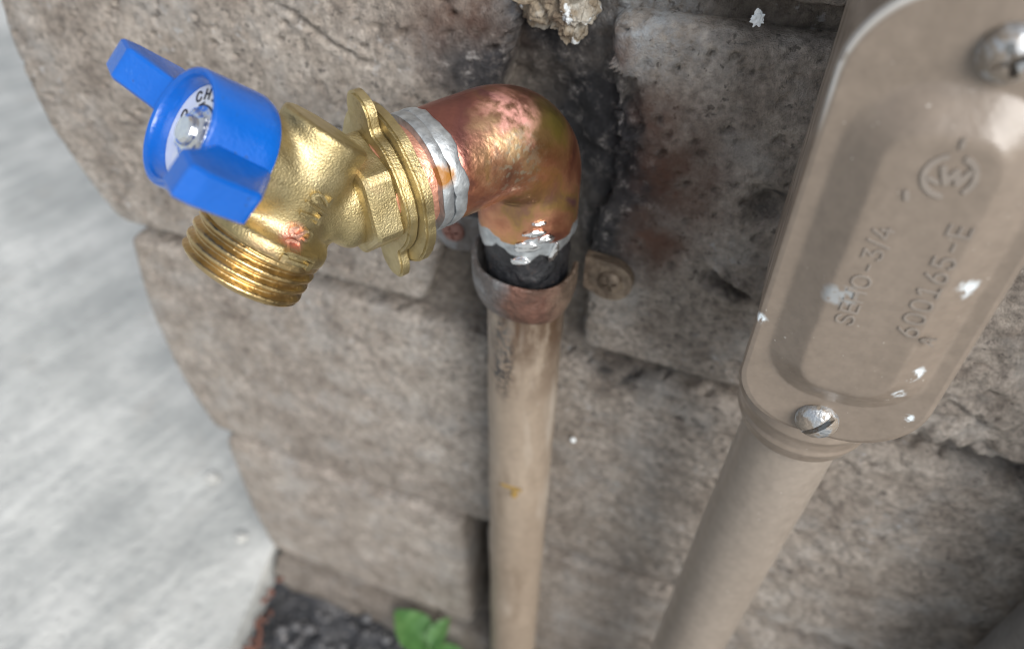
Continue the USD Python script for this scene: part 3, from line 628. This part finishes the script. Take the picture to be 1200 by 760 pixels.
# handle: an open cup on the stem with two finger wings that stand forward of its rim
v_ = (VALVE + 0.018 * S) - np.array([0, -DIST, 0]); v_ /= np.linalg.norm(v_)
HS0, HS1 = 0.0118, 0.0247                            # back and rim of the cup along the stem
PLT = HS1 - 0.0034
cup = dense([(HS0, 0.0), (HS0, 0.0098), (HS0 + 0.0006, 0.0108), (HS0 + 0.0020, 0.0112), (HS1 - 0.0008, 0.0105), (HS1 - 0.0002, 0.0103), (HS1, 0.0098), (HS1 - 0.0003, 0.0092), (HS1 - 0.0010, 0.0089), (PLT - 0.0030, 0.0088), (PLT - 0.0032, 0.0)], 0.0016)
handle = put('handle', lathe(cup, VALVE, S, 96), 'blue_plastic', tap, smooth=35)
Wl = 0.34 * np.cross(S, np.cross(S, v_)); _up = np.cross(v_, S); _up /= np.linalg.norm(_up)
_in = np.cross(S, _up)
if _up[2] < 0: _up = -_up
if _in @ v_ < 0: _in = -_in
WDIR = 0.34 * _up + 0.94 * _in; WDIR -= (WDIR @ S) * S; WDIR /= np.linalg.norm(WDIR)
WT = np.cross(S, WDIR)
def wing(sign):
    w = sign * WDIR; t = np.cross(S, w)
    prof = [(0.0088, HS1 - 0.0020), (0.0118, HS1 + 0.0005), (0.0160, HS1 + 0.0058), (0.0206, HS1 + 0.0058), (0.0215, HS1 + 0.0030), (0.0215, HS1 - 0.0062), (0.0118, HS1 - 0.0118), (0.0088, HS1 - 0.0118)]
    poly = Polygon(prof).buffer(-0.0006, join_style=1).buffer(0.0006, join_style=1)
    m = cat_(extrude(poly.buffer(-0.0006), 0.0068, VALVE - 0.0034 * t, w, S, np.cross(w, S)), extrude(poly, 0.0056, VALVE - 0.0028 * t, w, S, np.cross(w, S))) if False else None
    # rounded prism: layers of the profile, inset towards both faces
    from shapely.geometry import LineString
    a = np.array(poly.exterior.coords)[:-1]; per = LineString(poly.exterior.coords)
    L = per.length; n = 96
    ring = np.array([per.interpolate(L * i / n).coords[0] for i in range(n)])
    tg = np.roll(ring, -1, 0) - np.roll(ring, 1, 0); nr = np.stack([tg[:, 1], -tg[:, 0]], 1); nr /= np.linalg.norm(nr, axis=1, keepdims=True)
    if (nr * (ring - ring.mean(0))).sum() < 0: nr = -nr
    rows = []
    for (h, ins) in ((-0.0035, 0.0009), (-0.0033, 0.0004), (-0.0028, 0.0), (0.0028, 0.0), (0.0033, 0.0004), (0.0035, 0.0009)):
        q = ring - nr * ins
        # narrower towards the tip
        hw = h * (1.0 - 0.12 * (q[:, :1] - 0.009) / 0.014)
        rows.append(VALVE + q[:, :1] * w + q[:, 1:] * S + hw * t)
    P = np.array(rows); g_ = grid_mesh(P, close_v=True)
    caps = []
    for r_ in (0, len(rows) - 1):
        from shapely.geometry import Polygon as PG
        idx = np.arange(n) + r_ * n
        q = ring
        tri = trimesh.creation.triangulate_polygon(PG(q), engine='earcut')
        kd = np.array([np.argmin(((q - x) ** 2).sum(1)) for x in tri[0]])
        f = idx[kd[tri[1]]]; caps.append(f)
    mesh = trimesh.Trimesh(g_.vertices, np.vstack([g_.faces] + caps), process=False); mesh.fix_normals()
    return mesh
put('wing', wing(1), 'blue_plastic', handle, smooth=28); put('wing', wing(-1), 'blue_plastic', handle, smooth=28)
plate = put('plate', lathe([(PLT - 0.0012, 0.0), (PLT - 0.0012, 0.0088), (PLT, 0.0088), (PLT, 0.0)], VALVE, S, 64), 'aluminium_plate', tap, smooth=30, label='printed metal disc inside the blue handle')
_k = _up
_r = np.cross(_k, S)
def on_plate(v): return VALVE + (PLT + 0.00005 + v[:, 2:3]) * S + v[:, :1] * _r + v[:, 1:2] * _k
letters = []
for i, ch in enumerate('CHINA'):
    a = math.radians(122 - 21 * i); m = meshkit.text_mesh(ch, 0.0019, 0.0001, bold=True); v = m.vertices; v = v - np.array([(v[:, 0].min() + v[:, 0].max()) / 2, 0, 0])
    ca, sa = math.cos(a - PI / 2), math.sin(a - PI / 2)
    m.vertices = on_plate(np.stack([v[:, 0] * ca - v[:, 1] * sa + 0.0061 * math.cos(a), v[:, 0] * sa + v[:, 1] * ca + 0.0061 * math.sin(a), v[:, 2]], 1)); letters.append(m)
m = meshkit.text_mesh('O', 0.0019, 0.0001, bold=True); v = m.vertices; m.vertices = on_plate(v + np.array([-0.0072, 0.0012, 0])); letters.append(m)
arc = Polygon([(0.0052 * math.cos(a), 0.0052 * math.sin(a)) for a in np.radians(np.linspace(110, 45, 20))] + [(0.0046 * math.cos(a), 0.0046 * math.sin(a)) for a in np.radians(np.linspace(45, 110, 20))])
m = trimesh.creation.extrude_polygon(union_all([arc, Polygon([(-0.0028, 0.0046), (-0.0012, 0.0056), (-0.0012, 0.0040)])]), 0.0001, engine='earcut'); m.vertices = on_plate(m.vertices); letters.append(m)
put('print', outward(cat_(*letters)), 'black_print', plate, smooth=False)
put('nut', lathe([(PLT, 0.0), (PLT, 0.0042), (PLT + 0.0012, 0.0042), (PLT + 0.0016, 0.0037), (PLT + 0.0016, 0.0)], VALVE, S, 6), 'bright_steel', tap, smooth=20)
put('washer', lathe([(PLT - 0.0002, 0.0), (PLT - 0.0002, 0.0050), (PLT + 0.0003, 0.0049), (PLT + 0.0006, 0.0)], VALVE, S, 40), 'bright_steel', tap, smooth=30)
put('stem', lathe(dense([(PLT, 0.0026), (PLT + 0.0021, 0.0026), (PLT + 0.0026, 0.0021), (PLT + 0.0026, 0.0)], 0.0003), VALVE, S, 40, wob=lambda A, T: np.where(A < PLT + 0.0020, 0.00018 * np.sin(2 * PI * (A / 0.0007) - T), 0)), 'bright_steel', tap, smooth=30)

# ------------------------------------------------------------------ conduit and conduit body
tube = thing('electrical_conduit', 'tan painted steel conduit tube rising to the covered fitting on the right', 'conduit', (CX, CY, -0.436))
put('tube', lathe([(z, 0.0117) for z in np.linspace(-0.438, -0.1300, 100)], (CX + 0.032 * 0.135, CY, 0), (0.032, 0, 1), 64, wob=lambda a, t: 0.00022 * (noise(np.stack([np.cos(t) * 3, np.sin(t) * 3, a * 150], -1), 14) - 0.5)), 'tube_paint', tube, smooth=True)
fit = thing('conduit_fitting', 'painted conduit body with screwed cover and cast lettering at right', 'conduit fitting', (CX, -0.004, -0.146))
ZC, HW, HL, CRN = -0.0768, 0.0174, 0.0440, 0.0136   # cover: centre height, half width, half length, corner radius
def rrect(hw, hl, r, n=40):
    out = []
    for (sx, sz, a0) in ((1, 1, 0), (-1, 1, 90), (-1, -1, 180), (1, -1, 270)):
        for a in np.radians(np.linspace(a0, a0 + 90, n)):
            out.append((sx * (hw - r) + r * math.cos(a), sz * (hl - r) + r * math.sin(a)))
    full = []
    for i in range(4):                                   # points along the straight sides too
        arc_ = out[i * n:(i + 1) * n]; a, b = np.array(arc_[-1]), np.array(out[((i + 1) * n) % (4 * n)]); k = 60 if i % 2 else 12
        full += arc_ + [tuple(a + (b - a) * j / k) for j in range(1, k)]
    return np.array(full)
def shell(rows):
    """rows: (outline, y, or an array of y) from one end to the other; joined into a skin with both ends closed to their centre line."""
    P = np.array([np.stack([CX + o[:, 0], np.broadcast_to(y, len(o)), ZC + o[:, 1]], -1) for o, y in rows])
    return grid_mesh(P, close_v=True)
bhw, bhl = 0.0166, 0.0432
rows = [(rrect(2e-6, 0.03, 1e-6), -0.0040), (rrect(bhw - 0.004, bhl - 0.004, 0.012), -0.0040)]
rows += [(rrect(bhw - 0.004 + 0.004 * math.sin(a), bhl - 0.004 + 0.004 * math.sin(a), 0.0130), -0.0080 + 0.004 * math.cos(a)) for a in np.linspace(0, PI / 2, 6)]
rows += [(rrect(bhw + 0.0003 * k, bhl + 0.0003 * k, 0.0132), y) for k, y in enumerate(np.linspace(-0.014, -0.0502, 8) * 1.0)][:0]
rows += [(rrect(bhw, bhl, 0.0132), y) for y in np.linspace(-0.014, -0.0502, 8)]
rows += [(rrect(2e-6, 0.03, 1e-6), -0.0502)]
put('box', outward(shell(rows)), 'conduit_paint', fit, smooth=35)
hub = dense([(-0.1418, 0.0117), (-0.1418, 0.0130), (-0.1410, 0.0140), (-0.1385, 0.0148), (-0.1372, 0.0154), (-0.1358, 0.0152), (-0.1330, 0.0157), (-0.1312, 0.0163), (-0.1295, 0.0160), (-0.1250, 0.0163), (-0.1150, 0.0162), (-0.1150, 0.0)], 0.0006)
put('hub', lathe(hub, (CX, CY, 0), Z, 80), 'conduit_paint', fit, smooth=40)
hub2 = [(-0.036, 0.0), (-0.036, 0.0166), (-0.022, 0.0166), (-0.014, 0.0150), (-0.012, 0.0136), (-0.012, 0.0117), (0.62, 0.0117)]
put('hub', lathe(dense(hub2, 0.004)[:], (CX, CY, 0), Z, 64), 'conduit_paint', fit, smooth=40)
# cover
def cover_rows():
    rows = [(rrect(HW - 0.0012, HL - 0.0012, CRN - 0.001), -0.0504), (rrect(HW, HL, CRN), -0.0506), (rrect(HW, HL, CRN), -0.0524), (rrect(HW - 0.0003, HL - 0.0003, CRN), -0.0531), (rrect(HW - 0.0010, HL - 0.0010, CRN), -0.0534)]
    outer = rrect(HW - 0.0010, HL - 0.0010, CRN); inner = rrect(2e-6, 0.030, 1e-6)
    for q in np.linspace(0, 1, 70)[1:]:
        o = outer * (1 - q) + inner * q
        phw, phl, pr_ = 0.0138, 0.0321, 0.0115; cz = -0.0008
        e = np.abs(np.stack([o[:, 0], o[:, 1] - cz], 1)) - np.array([phw - pr_, phl - pr_]); sd = np.linalg.norm(np.maximum(e, 0), axis=1) + np.minimum(e.max(1), 0) - pr_
        t = np.clip(-sd / 0.0060, 0, 1); tt = np.clip(-sd / 0.0060, -0.3, 1.3); sm = lambda x: 0.5 * (x + np.sqrt(x * x + 0.003)); h = 0.0036 * np.clip(sm(tt) - sm(tt - 1), 0, 1)
        rows.append((o, -0.0534 - h))
    return rows
cover = put('cover', outward(shell(cover_rows())), 'conduit_paint', fit, smooth=40)
YT = -0.0570
def on_cover(cx, cz, ang=math.radians(90)):
    def f(v):
        ca, sa = math.cos(ang), math.sin(ang)
        return np.stack([cx + v[:, 0] * ca - v[:, 1] * sa, YT + 0.00012 - v[:, 2], cz + v[:, 0] * sa + v[:, 1] * ca], 1)
    return f
put('lettering', cat_(lettering('SEHO-3/4', 0.0030, (0, 0, 0), on_cover(CX - 0.0024, -0.0876), 0.00033, False), lettering('600165-E', 0.0033, (0, 0, 0), on_cover(CX + 0.0075, -0.0872), 0.00033, False), lettering('A', 0.0022, (0, 0, 0), on_cover(CX + 0.0103, -0.0878), 0.00033, False)), 'worn_lit_marks', cover, smooth=30)
def arc_strip(c, r, a0, a1, wd):
    A = np.radians(np.linspace(a0, a1, 40)); s = Polygon([(c[0] + (r + wd) * math.cos(a), c[1] + (r + wd) * math.sin(a)) for a in A] + [(c[0] + (r - wd) * math.cos(a), c[1] + (r - wd) * math.sin(a)) for a in A[::-1]])
    return s
from shapely.geometry import LineString
lx, lz = CX + 0.0013, -0.0570
logo = [arc_strip((lx, lz), 0.0032, 110, 275, 0.00042), arc_strip((lx, lz), 0.0032, -40, 75, 0.00042),
        LineString([(lx - 0.0012, lz + 0.0012), (lx - 0.0002, lz - 0.0010), (lx + 0.0006, lz + 0.0010), (lx + 0.0013, lz - 0.0008), (lx + 0.0022, lz + 0.0012)]).buffer(0.00042),
        LineString([(lx - 0.0024, lz - 0.0008), (lx - 0.0012, lz - 0.0012)]).buffer(0.00035), LineString([(lx - 0.0002, lz + 0.0046), (lx - 0.0003, lz + 0.0056)]).buffer(0.0003), LineString([(lx - 0.0044, lz - 0.0036), (lx - 0.0040, lz - 0.0046)]).buffer(0.0004)]
lm = [trimesh.creation.extrude_polygon(s, 0.00036, engine='earcut') for s in logo]
for m in lm: m.vertices = np.stack([m.vertices[:, 0], YT + 0.00012 - m.vertices[:, 2], m.vertices[:, 1]], 1)
put('emblem', outward(cat_(*lm)), 'worn_lit_marks', cover, smooth=30)
cross_screw((0.0228, -0.0533, -0.1158), (0, -1, 0), 0.0041, 0.0032, 'dull_zinc', fit, slot=True, rot=0.9, label='silver slotted screw below the raised panel')
cross_screw((0.0257, -0.0533, -0.0405), (0, -1, 0), 0.0038, 0.0034, 'dull_zinc', fit, slot=False, rot=0.5, label='dull cross-head screw above the raised panel')

dp = thing('dark_pipe', 'dark grey vertical pipe on the wall at the lower right edge', 'pipe', (0.1225, -0.0200, -0.436))
put('tube', lathe([(z, 0.0190) for z in np.linspace(-0.44, 0.60, 60)], (0.1225, -0.0200, 0), Z, 64), 'dark_pipe_paint', dp, smooth=True)

# ------------------------------------------------------------------ small things on the ground
def leaf(c, yaw, pitch, length, width, cup=0.25):
    nu, nv = 22, 11
    U, Vv = np.meshgrid(np.linspace(0, 1, nu), np.linspace(-1, 1, nv), indexing='ij')
    wd = width * np.sin(PI * U ** 0.80) ** 0.85 * 0.5
    x = U * length; y = Vv * wd; z = cup * wd * Vv ** 2 - 0.22 * length * U ** 2 + 0.0003 * np.sin(U * 26) * np.abs(Vv) - 0.0006 * np.exp(-(Vv / 0.12) ** 2)
    P = np.stack([x, y, z], -1)
    cp, sp, cy_, sy = math.cos(pitch), math.sin(pitch), math.cos(yaw), math.sin(yaw)
    P = np.stack([P[..., 0] * cp - P[..., 2] * sp, P[..., 1], P[..., 0] * sp + P[..., 2] * cp], -1)
    P = np.stack([P[..., 0] * cy_ - P[..., 1] * sy, P[..., 0] * sy + P[..., 1] * cy_, P[..., 2]], -1) + np.asarray(c)
    return grid_mesh(P)
pb = np.array([-0.104, -0.020, -0.428])
pl = thing('weed', 'small green broad-leaved weed growing at the foot of the wall', 'plant', pb)
put('stem', sweep([pb, pb + [0.001, -0.001, 0.010], pb + [0.0, -0.002, 0.022]], [0.0013, 0.0011, 0.0009], 10, caps=True), 'leaf', pl, smooth=True)
for (yw, pt, ln, wd, zz_) in [(158, 0.45, 0.036, 0.026, 0.016), (-75, 0.30, 0.030, 0.019, 0.014), (5, 0.22, 0.034, 0.017, 0.012), (-30, 0.05, 0.034, 0.018, 0.008), (75, 0.5, 0.024, 0.014, 0.018)]:
    put('leaf', leaf(pb + np.array([0, -0.001, zz_]), math.radians(yw), pt, 0.78 * ln, 0.80 * wd), 'leaf', pl, smooth=True)
put('pebble', blob((-0.2849, 0.0275, GZ + 0.001), (0.0050, 0.0038, 0.0024), 91, sub=3, amp=0.6, freq=2.2), 'pebble', smooth=True, label='larger pale pebble on the slab, farther from the slab edge', cat='pebble')
put('pebble', blob((-0.2411, -0.0022, GZ + 0.001), (0.0038, 0.0030, 0.0021), 92, sub=3, amp=0.6, freq=2.2), 'pebble', smooth=True, label='smaller pale pebble on the slab near the wall corner', cat='pebble')
rng = np.random.default_rng(8); bits = []
for k in range(26):
    y = -0.008 - 0.075 * rng.random(); x = -0.2195 - 0.215 * y + 0.003 + 0.008 * rng.random()
    b = blob((0, 0, 0), (0.0032 * (0.4 + rng.random()), 0.0012, 0.0009), 200 + k, amp=0.4, sub=2)
    b.apply_transform(trimesh.transformations.rotation_matrix(rng.random() * PI, (0.1, 0.2, 1))); b.apply_translation((x, y, -0.4245 + 0.005 * rng.random())); bits.append(b)
put('dry_litter', cat_(*bits), 'dry_leaf', smooth=True, label='reddish dry plant scraps in the gap beside the slab edge', cat='litter', kind='stuff')
grit = []
for k in range(260):
    x, y = -0.20 + 0.30 * rng.random(), -0.012 - 0.13 * rng.random()
    if x < -0.2195 - 0.215 * y + 0.006: continue
    r_ = 0.0012 + 0.0026 * rng.random() ** 2
    grit.append(blob((x, y, -0.4265 + 0.3 * r_), (r_, r_ * 0.8, r_ * 0.7), 400 + k, sub=1))
put('grit', cat_(*grit), 'grit', smooth=True, label='grey grit scattered on the dark soil at the wall foot', cat='grit', kind='stuff')
